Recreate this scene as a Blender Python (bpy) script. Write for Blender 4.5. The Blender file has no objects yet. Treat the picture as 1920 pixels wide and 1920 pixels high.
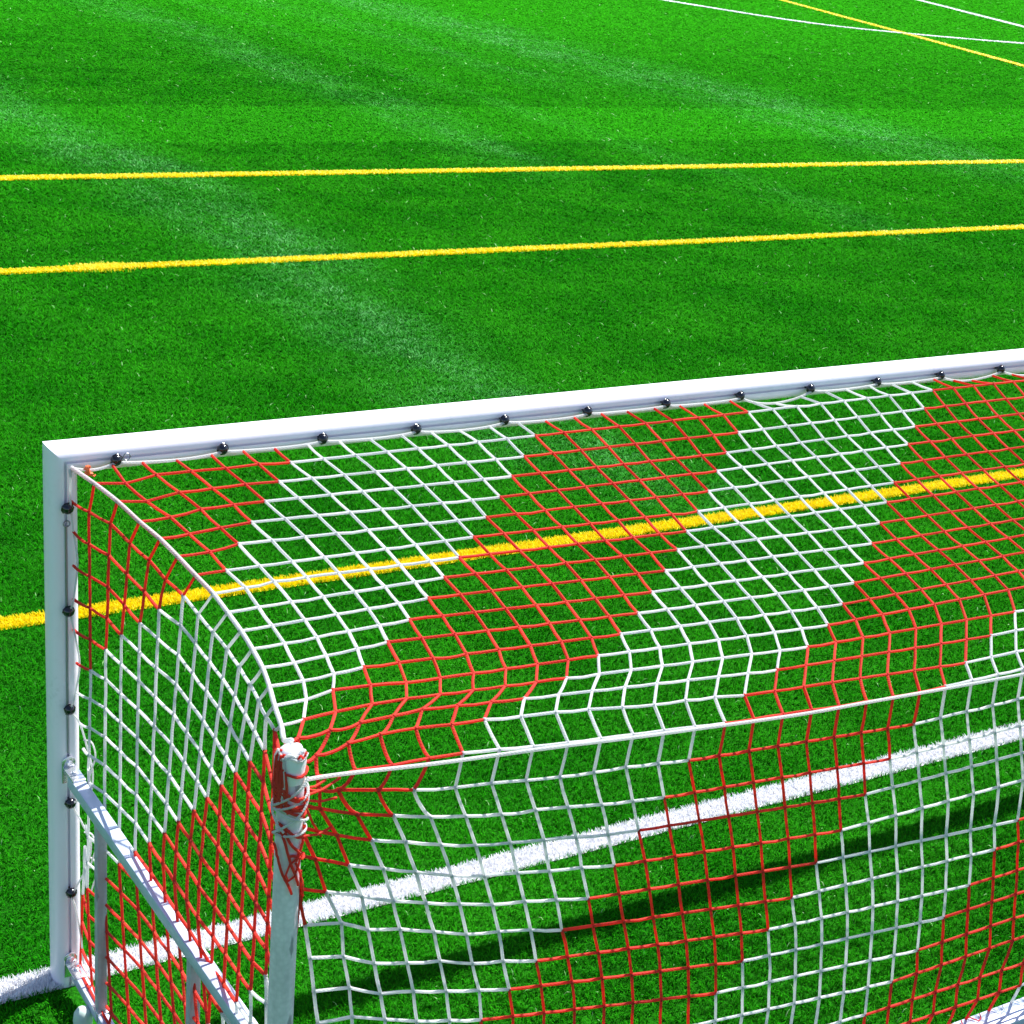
import bpy, bmesh, math, random
import numpy as np
from mathutils import Vector, Matrix

random.seed(7)
rng = np.random.default_rng(11)
SC = bpy.context.scene
COL = SC.collection

# ---------------------------------------------------------------- tables
# the hanging net, measured knot by knot in metres: row -> (column, x, y, z)
NET_ROWS = {
 1: [(0, 0.051, -0.131, 1.973), (1, 0.150, -0.134, 1.963), (2, 0.251, -0.135, 1.981), (3, 0.366, -0.137, 1.981), (4, 0.483, -0.138, 1.978), (5, 0.597, -0.139, 1.981), (6, 0.710, -0.140, 1.975), (14, 1.662, -0.140, 1.975), (22, 2.632, -0.140, 1.976), (30, 3.607, -0.140, 1.984)],
 2: [(0, 0.090, -0.238, 1.948), (1, 0.184, -0.236, 1.936), (2, 0.291, -0.235, 1.953), (3, 0.401, -0.234, 1.953), (4, 0.513, -0.233, 1.954), (5, 0.630, -0.233, 1.950), (13, 1.564, -0.232, 1.938), (21, 2.518, -0.232, 1.935), (29, 3.480, -0.232, 1.945)],
 3: [(0, 0.124, -0.344, 1.917), (1, 0.225, -0.339, 1.917), (2, 0.324, -0.335, 1.930), (3, 0.434, -0.332, 1.930), (4, 0.541, -0.330, 1.928), (12, 1.461, -0.325, 1.908), (20, 2.397, -0.325, 1.897), (28, 3.350, -0.325, 1.910)],
 4: [(0, 0.151, -0.450, 1.899), (1, 0.247, -0.442, 1.898), (2, 0.350, -0.436, 1.903), (3, 0.454, -0.432, 1.907), (11, 1.362, -0.420, 1.878), (19, 2.285, -0.420, 1.871), (27, 3.231, -0.420, 1.879)],
 5: [(0, 0.168, -0.557, 1.882), (1, 0.273, -0.547, 1.878), (2, 0.367, -0.541, 1.889), (10, 1.251, -0.522, 1.857), (18, 2.174, -0.522, 1.842), (26, 3.104, -0.522, 1.848)],
 6: [(0, 0.184, -0.663, 1.863), (1, 0.284, -0.652, 1.859), (9, 1.146, -0.625, 1.841), (17, 2.054, -0.625, 1.818), (25, 2.980, -0.625, 1.820)],
 7: [(0, 0.198, -0.769, 1.847), (1, 0.302, -0.757, 1.845), (2, 0.395, -0.749, 1.848), (8, 1.038, -0.725, 1.825), (16, 1.935, -0.725, 1.797), (24, 2.859, -0.725, 1.792)],
 8: [(0, 0.200, -0.876, 1.834), (1, 0.300, -0.863, 1.829), (7, 0.927, -0.832, 1.817), (15, 1.821, -0.832, 1.787), (23, 2.734, -0.832, 1.766)],
 9: [(0, 0.198, -0.982, 1.824), (1, 0.297, -0.969, 1.818), (6, 0.818, -0.935, 1.808), (14, 1.699, -0.935, 1.771), (22, 2.607, -0.935, 1.744)],
 10: [(0, 0.188, -1.088, 1.819), (1, 0.290, -1.073, 1.811), (5, 0.700, -1.041, 1.803), (13, 1.578, -1.035, 1.755), (21, 2.484, -1.035, 1.727)],
 11: [(0, 0.173, -1.195, 1.815), (1, 0.275, -1.176, 1.802), (4, 0.576, -1.146, 1.800), (12, 1.460, -1.130, 1.741), (20, 2.360, -1.130, 1.710)],
 12: [(0, 0.148, -1.301, 1.815), (1, 0.256, -1.278, 1.800), (3, 0.450, -1.251, 1.793), (11, 1.336, -1.220, 1.731), (19, 2.234, -1.220, 1.690)],
 13: [(0, 0.118, -1.407, 1.816), (1, 0.221, -1.377, 1.799), (2, 0.306, -1.358, 1.802), (3, 0.427, -1.341, 1.785), (4, 0.544, -1.327, 1.764), (10, 1.203, -1.300, 1.718), (18, 2.106, -1.300, 1.670)],
 14: [(0, 0.090, -1.514, 1.819), (1, 0.169, -1.476, 1.800), (2, 0.271, -1.452, 1.791), (3, 0.388, -1.431, 1.780), (4, 0.501, -1.413, 1.766), (9, 1.041, -1.380, 1.712), (17, 1.957, -1.380, 1.654), (25, 2.890, -1.380, 1.628)],
 15: [(0, 0.051, -1.620, 1.841), (1, 0.110, -1.574, 1.810), (2, 0.211, -1.546, 1.798), (3, 0.308, -1.522, 1.787), (4, 0.417, -1.500, 1.774), (5, 0.514, -1.479, 1.764), (8, 0.849, -1.460, 1.722), (16, 1.768, -1.460, 1.645), (24, 2.699, -1.460, 1.605)],
 16: [(0, 0.078, -1.655, 1.790), (1, 0.098, -1.616, 1.769), (2, 0.152, -1.594, 1.762), (3, 0.250, -1.576, 1.767), (4, 0.348, -1.560, 1.764), (5, 0.461, -1.544, 1.751), (6, 0.578, -1.530, 1.731), (7, 0.680, -1.530, 1.726), (8, 0.797, -1.530, 1.712), (9, 0.911, -1.530, 1.703), (10, 1.022, -1.530, 1.690), (11, 1.140, -1.530, 1.673), (12, 1.253, -1.530, 1.659), (13, 1.366, -1.530, 1.652), (14, 1.475, -1.530, 1.642), (15, 1.590, -1.530, 1.625), (23, 2.520, -1.530, 1.568)],
 17: [(0, 0.078, -1.655, 1.745), (1, 0.095, -1.645, 1.738), (2, 0.141, -1.632, 1.726), (3, 0.251, -1.623, 1.713), (4, 0.360, -1.615, 1.699), (5, 0.473, -1.607, 1.692), (6, 0.579, -1.600, 1.681), (7, 0.693, -1.600, 1.668), (8, 0.801, -1.600, 1.654), (9, 0.915, -1.600, 1.642), (10, 1.025, -1.600, 1.632), (11, 1.136, -1.600, 1.622), (12, 1.245, -1.600, 1.613), (14, 1.470, -1.600, 1.591), (15, 1.578, -1.600, 1.583), (16, 1.691, -1.600, 1.576), (17, 1.804, -1.600, 1.569), (18, 1.916, -1.600, 1.559), (19, 2.029, -1.600, 1.555), (20, 2.142, -1.600, 1.549), (21, 2.257, -1.600, 1.543), (22, 2.368, -1.600, 1.544)],
 18: [(0, 0.079, -1.660, 1.715), (1, 0.100, -1.650, 1.712), (2, 0.147, -1.637, 1.691), (3, 0.201, -1.629, 1.671), (4, 0.319, -1.622, 1.640), (5, 0.427, -1.616, 1.612), (6, 0.558, -1.610, 1.586), (7, 0.671, -1.610, 1.574), (8, 0.782, -1.610, 1.558), (9, 0.893, -1.610, 1.544), (10, 1.007, -1.610, 1.533), (11, 1.117, -1.610, 1.526), (12, 1.231, -1.610, 1.513), (13, 1.343, -1.610, 1.499), (21, 2.245, -1.610, 1.436)],
 19: [(0, 0.080, -1.665, 1.675), (1, 0.105, -1.650, 1.660), (2, 0.149, -1.638, 1.634), (3, 0.258, -1.630, 1.587), (4, 0.368, -1.624, 1.553), (5, 0.484, -1.618, 1.518), (6, 0.597, -1.612, 1.490), (7, 0.711, -1.612, 1.469), (8, 0.821, -1.612, 1.457), (9, 0.931, -1.612, 1.440), (10, 1.047, -1.612, 1.421), (11, 1.156, -1.612, 1.407), (12, 1.269, -1.612, 1.393), (20, 2.165, -1.612, 1.328)],
 20: [(0, 0.080, -1.665, 1.615), (1, 0.095, -1.647, 1.597), (2, 0.200, -1.639, 1.544), (3, 0.304, -1.632, 1.499), (4, 0.409, -1.625, 1.464), (5, 0.522, -1.620, 1.424), (6, 0.636, -1.614, 1.390), (7, 0.748, -1.614, 1.370), (8, 0.860, -1.614, 1.351), (9, 0.969, -1.614, 1.333), (10, 1.081, -1.614, 1.314), (11, 1.189, -1.614, 1.302), (19, 2.083, -1.614, 1.217)],
 21: [(0, 0.076, -1.660, 1.534), (1, 0.138, -1.647, 1.494), (2, 0.238, -1.640, 1.445), (3, 0.344, -1.633, 1.403), (4, 0.448, -1.627, 1.361), (5, 0.563, -1.621, 1.316), (6, 0.672, -1.616, 1.284), (7, 0.780, -1.616, 1.265), (8, 0.888, -1.616, 1.243), (9, 0.999, -1.616, 1.226), (10, 1.116, -1.616, 1.202), (18, 2.003, -1.616, 1.105)],
 22: [(0, 0.085, -1.660, 1.428), (1, 0.173, -1.648, 1.386), (2, 0.282, -1.641, 1.339), (3, 0.380, -1.634, 1.292), (4, 0.485, -1.628, 1.254), (5, 0.596, -1.623, 1.217), (6, 0.707, -1.618, 1.181), (7, 0.813, -1.618, 1.163), (8, 0.923, -1.618, 1.139), (9, 1.035, -1.618, 1.112), (17, 1.917, -1.618, 1.006), (25, 2.841, -1.618, 0.942)],
 23: [(0, 0.113, -1.660, 1.308), (1, 0.223, -1.649, 1.277), (2, 0.307, -1.641, 1.227), (3, 0.407, -1.635, 1.197), (4, 0.517, -1.630, 1.154), (5, 0.626, -1.625, 1.110), (6, 0.735, -1.620, 1.085), (7, 0.843, -1.620, 1.060), (8, 0.952, -1.620, 1.028), (16, 1.836, -1.620, 0.899), (24, 2.753, -1.620, 0.847)],
 24: [(0, 0.132, -1.660, 1.202), (1, 0.234, -1.649, 1.169), (2, 0.332, -1.642, 1.113), (3, 0.436, -1.637, 1.080), (4, 0.543, -1.631, 1.051), (5, 0.652, -1.627, 1.006), (6, 0.758, -1.622, 0.980), (7, 0.872, -1.622, 0.946), (15, 1.755, -1.622, 0.802), (23, 2.659, -1.622, 0.727)],
 25: [(0, 0.148, -1.660, 1.092), (1, 0.257, -1.650, 1.063), (2, 0.357, -1.643, 1.007), (3, 0.462, -1.638, 0.979), (4, 0.571, -1.633, 0.942), (5, 0.683, -1.628, 0.907), (6, 0.788, -1.624, 0.874), (14, 1.666, -1.624, 0.710), (22, 2.560, -1.624, 0.624)],
 26: [(0, 0.165, -1.660, 0.985), (1, 0.271, -1.650, 0.964), (2, 0.376, -1.644, 0.917), (3, 0.480, -1.639, 0.873), (4, 0.590, -1.634, 0.837), (5, 0.698, -1.630, 0.801), (13, 1.573, -1.626, 0.617), (21, 2.461, -1.626, 0.518)],
 27: [(0, 0.177, -1.660, 0.764), (4, 0.602, -1.634, 0.653), (8, 1.038, -1.629, 0.574), (12, 1.478, -1.628, 0.520), (20, 2.363, -1.628, 0.419)],
 28: [(0, 0.189, -1.660, 0.543), (4, 0.614, -1.634, 0.468), (8, 1.050, -1.629, 0.416), (12, 1.469, -1.627, 0.370), (19, 2.262, -1.630, 0.314), (26, 3.034, -1.630, 0.296)],
 29: [(0, 0.201, -1.660, 0.321), (4, 0.626, -1.634, 0.284), (8, 1.062, -1.629, 0.258), (12, 1.471, -1.627, 0.235), (21, 2.494, -1.632, 0.211), (26, 3.046, -1.632, 0.195)],
}
SIDE = [
 [(0.011, -0.025, 1.993), (0.013, -0.005, 1.873), (0.015, -0.027, 1.775), (0.017, -0.017, 1.652), (0.020, 0.017, 1.524), (0.022, 0.003, 1.414), (0.024, -0.023, 1.302), (0.025, -0.004, 1.187), (0.027, -0.045, 1.086), (0.029, -0.073, 1.006), (0.030, -0.130, 0.962), (0.030, -0.158, 0.909), (0.030, -0.088, 0.718), (0.030, -0.082, 0.630), (0.030, -0.075, 0.540), (0.030, -0.055, 0.418), (0.030, -0.040, 0.298), (0.030, -0.028, 0.182), (0.030, -0.020, 0.100), (0.030, -0.014, 0.100), (0.030, -0.010, 0.100)],
 [(0.051, -0.131, 1.973), (0.049, -0.084, 1.860), (0.046, -0.094, 1.753), (0.044, -0.103, 1.646), (0.042, -0.113, 1.539), (0.039, -0.122, 1.432), (0.037, -0.132, 1.325), (0.036, -0.128, 1.218), (0.035, -0.125, 1.111), (0.034, -0.121, 1.005), (0.034, -0.118, 0.898), (0.033, -0.114, 0.791), (0.032, -0.111, 0.684), (0.031, -0.107, 0.578), (0.030, -0.103, 0.471), (0.030, -0.116, 0.371), (0.030, -0.128, 0.271), (0.030, -0.141, 0.171), (0.030, -0.154, 0.100), (0.030, -0.168, 0.100), (0.030, -0.182, 0.100)],
 [(0.090, -0.238, 1.948), (0.083, -0.191, 1.857), (0.076, -0.200, 1.753), (0.069, -0.209, 1.649), (0.063, -0.219, 1.545), (0.056, -0.228, 1.440), (0.053, -0.236, 1.340), (0.049, -0.243, 1.239), (0.046, -0.250, 1.138), (0.043, -0.258, 1.037), (0.040, -0.265, 0.937), (0.036, -0.273, 0.836), (0.033, -0.280, 0.735), (0.030, -0.287, 0.634), (0.030, -0.302, 0.535), (0.030, -0.316, 0.435), (0.030, -0.332, 0.335), (0.030, -0.349, 0.236), (0.030, -0.366, 0.137), (0.030, -0.384, 0.100), (0.030, -0.404, 0.100)],
 [(0.124, -0.344, 1.917), (0.113, -0.288, 1.825), (0.102, -0.294, 1.724), (0.092, -0.300, 1.623), (0.081, -0.306, 1.522), (0.075, -0.323, 1.429), (0.068, -0.340, 1.335), (0.062, -0.357, 1.242), (0.055, -0.374, 1.149), (0.049, -0.391, 1.056), (0.043, -0.408, 0.963), (0.036, -0.425, 0.869), (0.030, -0.442, 0.776), (0.030, -0.458, 0.678), (0.030, -0.476, 0.579), (0.030, -0.495, 0.481), (0.030, -0.515, 0.383), (0.030, -0.535, 0.285), (0.030, -0.557, 0.188), (0.030, -0.580, 0.100), (0.030, -0.605, 0.100)],
 [(0.151, -0.450, 1.899), (0.137, -0.395, 1.809), (0.123, -0.396, 1.705), (0.109, -0.397, 1.601), (0.099, -0.422, 1.515), (0.089, -0.447, 1.429), (0.079, -0.471, 1.343), (0.069, -0.496, 1.257), (0.060, -0.521, 1.171), (0.050, -0.545, 1.085), (0.040, -0.570, 0.999), (0.030, -0.595, 0.913), (0.030, -0.610, 0.815), (0.030, -0.628, 0.717), (0.030, -0.647, 0.619), (0.030, -0.668, 0.522), (0.030, -0.690, 0.425), (0.030, -0.713, 0.327), (0.030, -0.738, 0.230), (0.030, -0.764, 0.133), (0.030, -0.792, 0.100)],
 [(0.168, -0.557, 1.882), (0.152, -0.499, 1.785), (0.136, -0.492, 1.684), (0.123, -0.521, 1.601), (0.109, -0.550, 1.518), (0.096, -0.579, 1.435), (0.083, -0.608, 1.352), (0.070, -0.637, 1.269), (0.056, -0.665, 1.186), (0.043, -0.694, 1.103), (0.030, -0.723, 1.020), (0.030, -0.739, 0.924), (0.030, -0.756, 0.829), (0.030, -0.776, 0.734), (0.030, -0.797, 0.639), (0.030, -0.820, 0.544), (0.030, -0.845, 0.448), (0.030, -0.871, 0.353), (0.030, -0.899, 0.256), (0.030, -0.929, 0.160), (0.030, -0.960, 0.100)],
 [(0.184, -0.663, 1.863), (0.166, -0.613, 1.779), (0.150, -0.640, 1.695), (0.134, -0.666, 1.612), (0.119, -0.693, 1.529), (0.103, -0.720, 1.445), (0.087, -0.746, 1.362), (0.071, -0.773, 1.279), (0.055, -0.799, 1.195), (0.040, -0.826, 1.112), (0.030, -0.842, 1.021), (0.030, -0.861, 0.929), (0.030, -0.881, 0.837), (0.030, -0.903, 0.745), (0.030, -0.928, 0.651), (0.030, -0.954, 0.558), (0.030, -0.982, 0.464), (0.030, -1.011, 0.369), (0.030, -1.042, 0.273), (0.030, -1.074, 0.177), (0.030, -1.108, 0.100)],
 [(0.198, -0.769, 1.847), (0.178, -0.706, 1.757), (0.161, -0.734, 1.676), (0.143, -0.762, 1.595), (0.125, -0.790, 1.515), (0.107, -0.818, 1.434), (0.090, -0.847, 1.354), (0.072, -0.875, 1.273), (0.054, -0.903, 1.193), (0.041, -0.922, 1.106), (0.030, -0.942, 1.018), (0.030, -0.964, 0.929), (0.030, -0.988, 0.840), (0.030, -1.014, 0.749), (0.030, -1.042, 0.657), (0.030, -1.071, 0.565), (0.030, -1.101, 0.471), (0.030, -1.133, 0.377), (0.030, -1.167, 0.281), (0.030, -1.201, 0.184), (0.030, -1.238, 0.100)],
 [(0.200, -0.876, 1.834), (0.180, -0.819, 1.750), (0.161, -0.846, 1.670), (0.143, -0.873, 1.591), (0.125, -0.900, 1.511), (0.107, -0.927, 1.431), (0.088, -0.954, 1.352), (0.070, -0.981, 1.272), (0.055, -0.999, 1.189), (0.041, -1.020, 1.104), (0.030, -1.043, 1.018), (0.030, -1.067, 0.931), (0.030, -1.093, 0.842), (0.030, -1.120, 0.752), (0.030, -1.149, 0.660), (0.030, -1.179, 0.568), (0.030, -1.211, 0.474), (0.030, -1.244, 0.378), (0.030, -1.279, 0.281), (0.030, -1.315, 0.183), (0.030, -1.353, 0.100)],
 [(0.198, -0.982, 1.824), (0.178, -0.931, 1.748), (0.159, -0.953, 1.667), (0.141, -0.975, 1.586), (0.123, -0.997, 1.505), (0.104, -1.019, 1.424), (0.086, -1.041, 1.343), (0.069, -1.061, 1.264), (0.054, -1.083, 1.183), (0.041, -1.106, 1.100), (0.030, -1.131, 1.015), (0.030, -1.156, 0.928), (0.030, -1.184, 0.839), (0.030, -1.212, 0.749), (0.030, -1.242, 0.657), (0.030, -1.274, 0.564), (0.030, -1.306, 0.468), (0.030, -1.340, 0.372), (0.030, -1.376, 0.273), (0.030, -1.413, 0.173), (0.030, -1.451, 0.100)],
 [(0.188, -1.088, 1.819), (0.169, -1.044, 1.747), (0.152, -1.061, 1.665), (0.134, -1.077, 1.583), (0.117, -1.094, 1.502), (0.099, -1.111, 1.420), (0.090, -1.126, 1.332), (0.082, -1.141, 1.243), (0.073, -1.156, 1.155), (0.064, -1.171, 1.067), (0.056, -1.186, 0.978), (0.047, -1.201, 0.890), (0.039, -1.216, 0.802), (0.030, -1.231, 0.714), (0.030, -1.271, 0.625), (0.030, -1.311, 0.533), (0.030, -1.350, 0.439), (0.030, -1.390, 0.343), (0.030, -1.431, 0.244), (0.030, -1.471, 0.143), (0.030, -1.513, 0.100)],
 [(0.173, -1.195, 1.815), (0.156, -1.154, 1.748), (0.140, -1.166, 1.665), (0.123, -1.178, 1.583), (0.107, -1.190, 1.501), (0.098, -1.207, 1.416), (0.088, -1.225, 1.332), (0.078, -1.243, 1.247), (0.069, -1.260, 1.163), (0.059, -1.278, 1.078), (0.049, -1.296, 0.994), (0.040, -1.313, 0.909), (0.030, -1.331, 0.825), (0.030, -1.361, 0.732), (0.030, -1.391, 0.636), (0.030, -1.422, 0.538), (0.030, -1.455, 0.438), (0.030, -1.488, 0.336), (0.030, -1.523, 0.232), (0.030, -1.559, 0.126), (0.030, -1.596, 0.100)],
 [(0.148, -1.301, 1.815), (0.134, -1.267, 1.759), (0.121, -1.276, 1.673), (0.107, -1.285, 1.588), (0.097, -1.303, 1.506), (0.088, -1.321, 1.423), (0.078, -1.339, 1.341), (0.069, -1.357, 1.259), (0.059, -1.375, 1.177), (0.049, -1.393, 1.095), (0.040, -1.411, 1.012), (0.030, -1.429, 0.930), (0.030, -1.447, 0.833), (0.030, -1.467, 0.734), (0.030, -1.489, 0.632), (0.030, -1.513, 0.529), (0.030, -1.539, 0.424), (0.030, -1.566, 0.316), (0.030, -1.595, 0.206), (0.030, -1.626, 0.100), (0.030, -1.659, 0.100)],
 [(0.118, -1.407, 1.816), (0.107, -1.380, 1.772), (0.097, -1.403, 1.685), (0.089, -1.418, 1.604), (0.080, -1.433, 1.522), (0.072, -1.447, 1.441), (0.064, -1.462, 1.359), (0.055, -1.477, 1.278), (0.047, -1.492, 1.196), (0.038, -1.507, 1.114), (0.030, -1.521, 1.033), (0.030, -1.528, 0.932), (0.030, -1.537, 0.829), (0.030, -1.550, 0.724), (0.030, -1.565, 0.617), (0.030, -1.582, 0.508), (0.030, -1.602, 0.398), (0.030, -1.623, 0.284), (0.030, -1.647, 0.169), (0.030, -1.673, 0.100), (0.030, -1.701, 0.100)],
 [(0.090, -1.514, 1.819), (0.083, -1.491, 1.794), (0.045, -1.580, 1.690), (0.045, -1.580, 1.609), (0.045, -1.580, 1.527), (0.045, -1.580, 1.446), (0.045, -1.580, 1.364), (0.045, -1.580, 1.283), (0.045, -1.580, 1.201), (0.045, -1.580, 1.119), (0.045, -1.591, 1.038), (0.045, -1.598, 0.937), (0.045, -1.607, 0.834), (0.045, -1.620, 0.729), (0.045, -1.635, 0.622), (0.045, -1.652, 0.513), (0.045, -1.672, 0.403), (0.045, -1.693, 0.289), (0.045, -1.717, 0.174), (0.045, -1.743, 0.105), (0.045, -1.771, 0.105)],
 [(0.051, -1.620, 1.841), (0.050, -1.635, 1.751), (0.050, -1.635, 1.661), (0.050, -1.635, 1.571), (0.050, -1.635, 1.481), (0.050, -1.635, 1.391), (0.050, -1.635, 1.301), (0.050, -1.635, 1.211), (0.050, -1.635, 1.121), (0.050, -1.635, 1.031), (0.050, -1.635, 0.941), (0.050, -1.635, 0.851), (0.050, -1.635, 0.761), (0.050, -1.635, 0.671), (0.050, -1.635, 0.581), (0.050, -1.635, 0.491), (0.050, -1.635, 0.401), (0.050, -1.635, 0.311), (0.050, -1.635, 0.221), (0.050, -1.635, 0.131), (0.050, -1.635, 0.100)],
]
CORD = [(0.091, -1.660, 1.740), (0.201, -1.643, 1.724), (0.463, -1.627, 1.687), (0.689, -1.610, 1.658), (0.909, -1.610, 1.640), (1.130, -1.610, 1.619), (1.350, -1.610, 1.601), (1.569, -1.610, 1.583), (1.796, -1.610, 1.567), (2.024, -1.610, 1.558), (2.376, -1.610, 1.542), (2.719, -1.610, 1.529)]
SUN_E, SKY_S, EXPO = 4.9, .092, 1.0

GOAL_W = 6.0      # inside-groove width of the goal
GOAL_H = 2.0      # height of the crossbar groove

# ---------------------------------------------------------------- helpers
def link(o, parent=None):
    COL.objects.link(o)
    if parent is not None:
        o.parent = parent
    return o

def tag(o, label=None, cat=None, group=None, kind=None):
    if label: o['label'] = label
    if cat: o['category'] = cat
    if group: o['group'] = group
    if kind: o['kind'] = kind
    return o

def empty(name, loc=(0, 0, 0)):
    o = bpy.data.objects.new(name, None)
    o.empty_display_size = .1
    o.location = loc
    return link(o)

class MB:
    """collects shapes and links them as one mesh object"""
    def __init__(self):
        self.v, self.f, self.m = [], [], []
    def add(self, v, f, mi=0):
        b = len(self.v)
        self.v += [tuple(p) for p in v]
        self.f += [tuple(i + b for i in q) for q in f]
        self.m += [mi] * len(f)
    def tube(self, pts, r, n=6, mi=0, cap=True):
        P = [Vector(p) for p in pts]
        if len(P) < 2: return
        R = r if isinstance(r, (list, tuple)) else [r] * len(P)
        v, f = [], []
        up = None
        for k, p in enumerate(P):
            a = P[max(k - 1, 0)]; b = P[min(k + 1, len(P) - 1)]
            t = (b - a)
            if t.length < 1e-9: t = Vector((0, 0, 1))
            t.normalize()
            if up is None:
                up = Vector((0, 0, 1)) if abs(t.z) < .9 else Vector((1, 0, 0))
            up = (up - t * up.dot(t))
            if up.length < 1e-6: up = t.orthogonal()
            up.normalize()
            s = t.cross(up)
            for q in range(n):
                an = 2 * math.pi * q / n
                v.append(p + (up * math.cos(an) + s * math.sin(an)) * R[k])
        for k in range(len(P) - 1):
            for q in range(n):
                f.append((k * n + q, k * n + (q + 1) % n, (k + 1) * n + (q + 1) % n, (k + 1) * n + q))
        if cap:
            f.append(tuple(range(n - 1, -1, -1)))
            f.append(tuple((len(P) - 1) * n + q for q in range(n)))
        self.add(v, f, mi)
    def ball(self, c, r, mi=0, seg=8, ring=6, sc=(1, 1, 1)):
        v, f = [], []
        for i in range(ring + 1):
            th = math.pi * i / ring
            for j in range(seg):
                ph = 2 * math.pi * j / seg
                v.append((c[0] + r * sc[0] * math.sin(th) * math.cos(ph), c[1] + r * sc[1] * math.sin(th) * math.sin(ph), c[2] + r * sc[2] * math.cos(th)))
        for i in range(ring):
            for j in range(seg):
                f.append((i * seg + j, (i + 1) * seg + j, (i + 1) * seg + (j + 1) % seg, i * seg + (j + 1) % seg))
        self.add(v, f, mi)
    def lathe(self, c, axis, prof, n=24, mi=0):
        """prof: (distance along axis, radius)"""
        ax = Vector(axis).normalized(); u = ax.orthogonal().normalized(); w = ax.cross(u)
        v, f = [], []
        for d, r in prof:
            for q in range(n):
                an = 2 * math.pi * q / n
                v.append(Vector(c) + ax * d + (u * math.cos(an) + w * math.sin(an)) * max(r, 1e-5))
        for k in range(len(prof) - 1):
            for q in range(n):
                f.append((k * n + q, k * n + (q + 1) % n, (k + 1) * n + (q + 1) % n, (k + 1) * n + q))
        f.append(tuple(range(n - 1, -1, -1))); f.append(tuple((len(prof) - 1) * n + q for q in range(n)))
        self.add(v, f, mi)
    def box(self, p0, p1, w, h, bev=.004, up=(0, 0, 1), mi=0):
        """bevelled square bar from p0 to p1 (centre line)"""
        p0, p1 = Vector(p0), Vector(p1)
        t = (p1 - p0); L = t.length; t.normalize()
        up = Vector(up); up = (up - t * up.dot(t)).normalized(); s = t.cross(up)
        bm = bmesh.new()
        bmesh.ops.create_cube(bm, size=1)
        for q in bm.verts:
            q.co = Vector((q.co.x * L, q.co.y * w, q.co.z * h))
        if bev > 0:
            bmesh.ops.bevel(bm, geom=bm.edges[:] , offset=bev, segments=2, profile=.5, affect='EDGES')
        bm.verts.index_update()
        c = (p0 + p1) / 2
        v = [c + t * q.co.x + s * q.co.y + up * q.co.z for q in bm.verts]
        f = [[x.index for x in q.verts] for q in bm.faces]
        bm.free()
        self.add(v, f, mi)
    def build(self, name, mats, parent=None, smooth=40):
        me = bpy.data.meshes.new(name)
        me.from_pydata(self.v, [], self.f)
        for m in (mats if isinstance(mats, (list, tuple)) else [mats]):
            me.materials.append(m)
        me.polygons.foreach_set('material_index', self.m)
        if smooth:
            me.polygons.foreach_set('use_smooth', [True] * len(me.polygons))
            me.set_sharp_from_angle(angle=math.radians(smooth))
        me.validate(); me.update()
        return link(bpy.data.objects.new(name, me), parent)

class NT:
    """small node-tree helper"""
    def __init__(self, name):
        self.mat = bpy.data.materials.new(name); self.mat.use_nodes = True
        self.t = self.mat.node_tree; self.t.nodes.clear()
        self.out = self.n('ShaderNodeOutputMaterial')
    def n(self, typ, **kw):
        o = self.t.nodes.new(typ)
        for k, v in kw.items(): setattr(o, k, v)
        return o
    def l(self, a, b): self.t.links.new(a, b)
    def val(self, sock, v):
        if hasattr(v, 'is_output') or isinstance(v, bpy.types.NodeSocket): self.l(v, sock)
        else: sock.default_value = v
    def math(self, op, a, b=0., c=0., clamp=False):
        o = self.n('ShaderNodeMath', operation=op, use_clamp=clamp)
        for s, v in zip(o.inputs, (a, b, c)): self.val(s, v)
        return o.outputs[0]
    def mix(self, fac, a, b, mode='MIX'):
        o = self.n('ShaderNodeMix', data_type='RGBA', blend_type=mode)
        self.val(o.inputs[0], fac)
        self.val(o.inputs[6], a if not isinstance(a, tuple) else (*a, 1)); self.val(o.inputs[7], b if not isinstance(b, tuple) else (*b, 1))
        return o.outputs[2]
    def noise(self, vec, scale, detail=2., rough=.5):
        o = self.n('ShaderNodeTexNoise'); self.l(vec, o.inputs['Vector'])
        o.inputs['Scale'].default_value = scale; o.inputs['Detail'].default_value = detail; o.inputs['Roughness'].default_value = rough
        return o.outputs['Fac']
    def ramp(self, fac, a, b):
        o = self.n('ShaderNodeMapRange', interpolation_type='SMOOTHSTEP')
        self.l(fac, o.inputs[0]); o.inputs[1].default_value = a; o.inputs[2].default_value = b
        return o.outputs[0]
    def pos(self): return self.n('ShaderNodeNewGeometry').outputs['Position']
    def obj(self): return self.n('ShaderNodeTexCoord').outputs['Object']
    def scaled(self, vec, s):
        o = self.n('ShaderNodeVectorMath', operation='MULTIPLY'); self.l(vec, o.inputs[0]); o.inputs[1].default_value = s
        return o.outputs[0]
    def bsdf(self, color, rough=.5, metal=0., spec=.5, bump=None, bump_strength=.2, bump_dist=.01):
        b = self.n('ShaderNodeBsdfPrincipled')
        self.val(b.inputs['Base Color'], color if not isinstance(color, tuple) else (*color, 1))
        self.val(b.inputs['Roughness'], rough); b.inputs['Metallic'].default_value = metal
        b.inputs['Specular IOR Level'].default_value = spec
        if bump is not None:
            bp = self.n('ShaderNodeBump'); bp.inputs['Strength'].default_value = bump_strength; bp.inputs['Distance'].default_value = bump_dist
            self.l(bump, bp.inputs['Height']); self.l(bp.outputs[0], b.inputs['Normal'])
        return b.outputs[0]
    def done(self, sh):
        self.l(sh, self.out.inputs['Surface']); return self.mat

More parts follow.
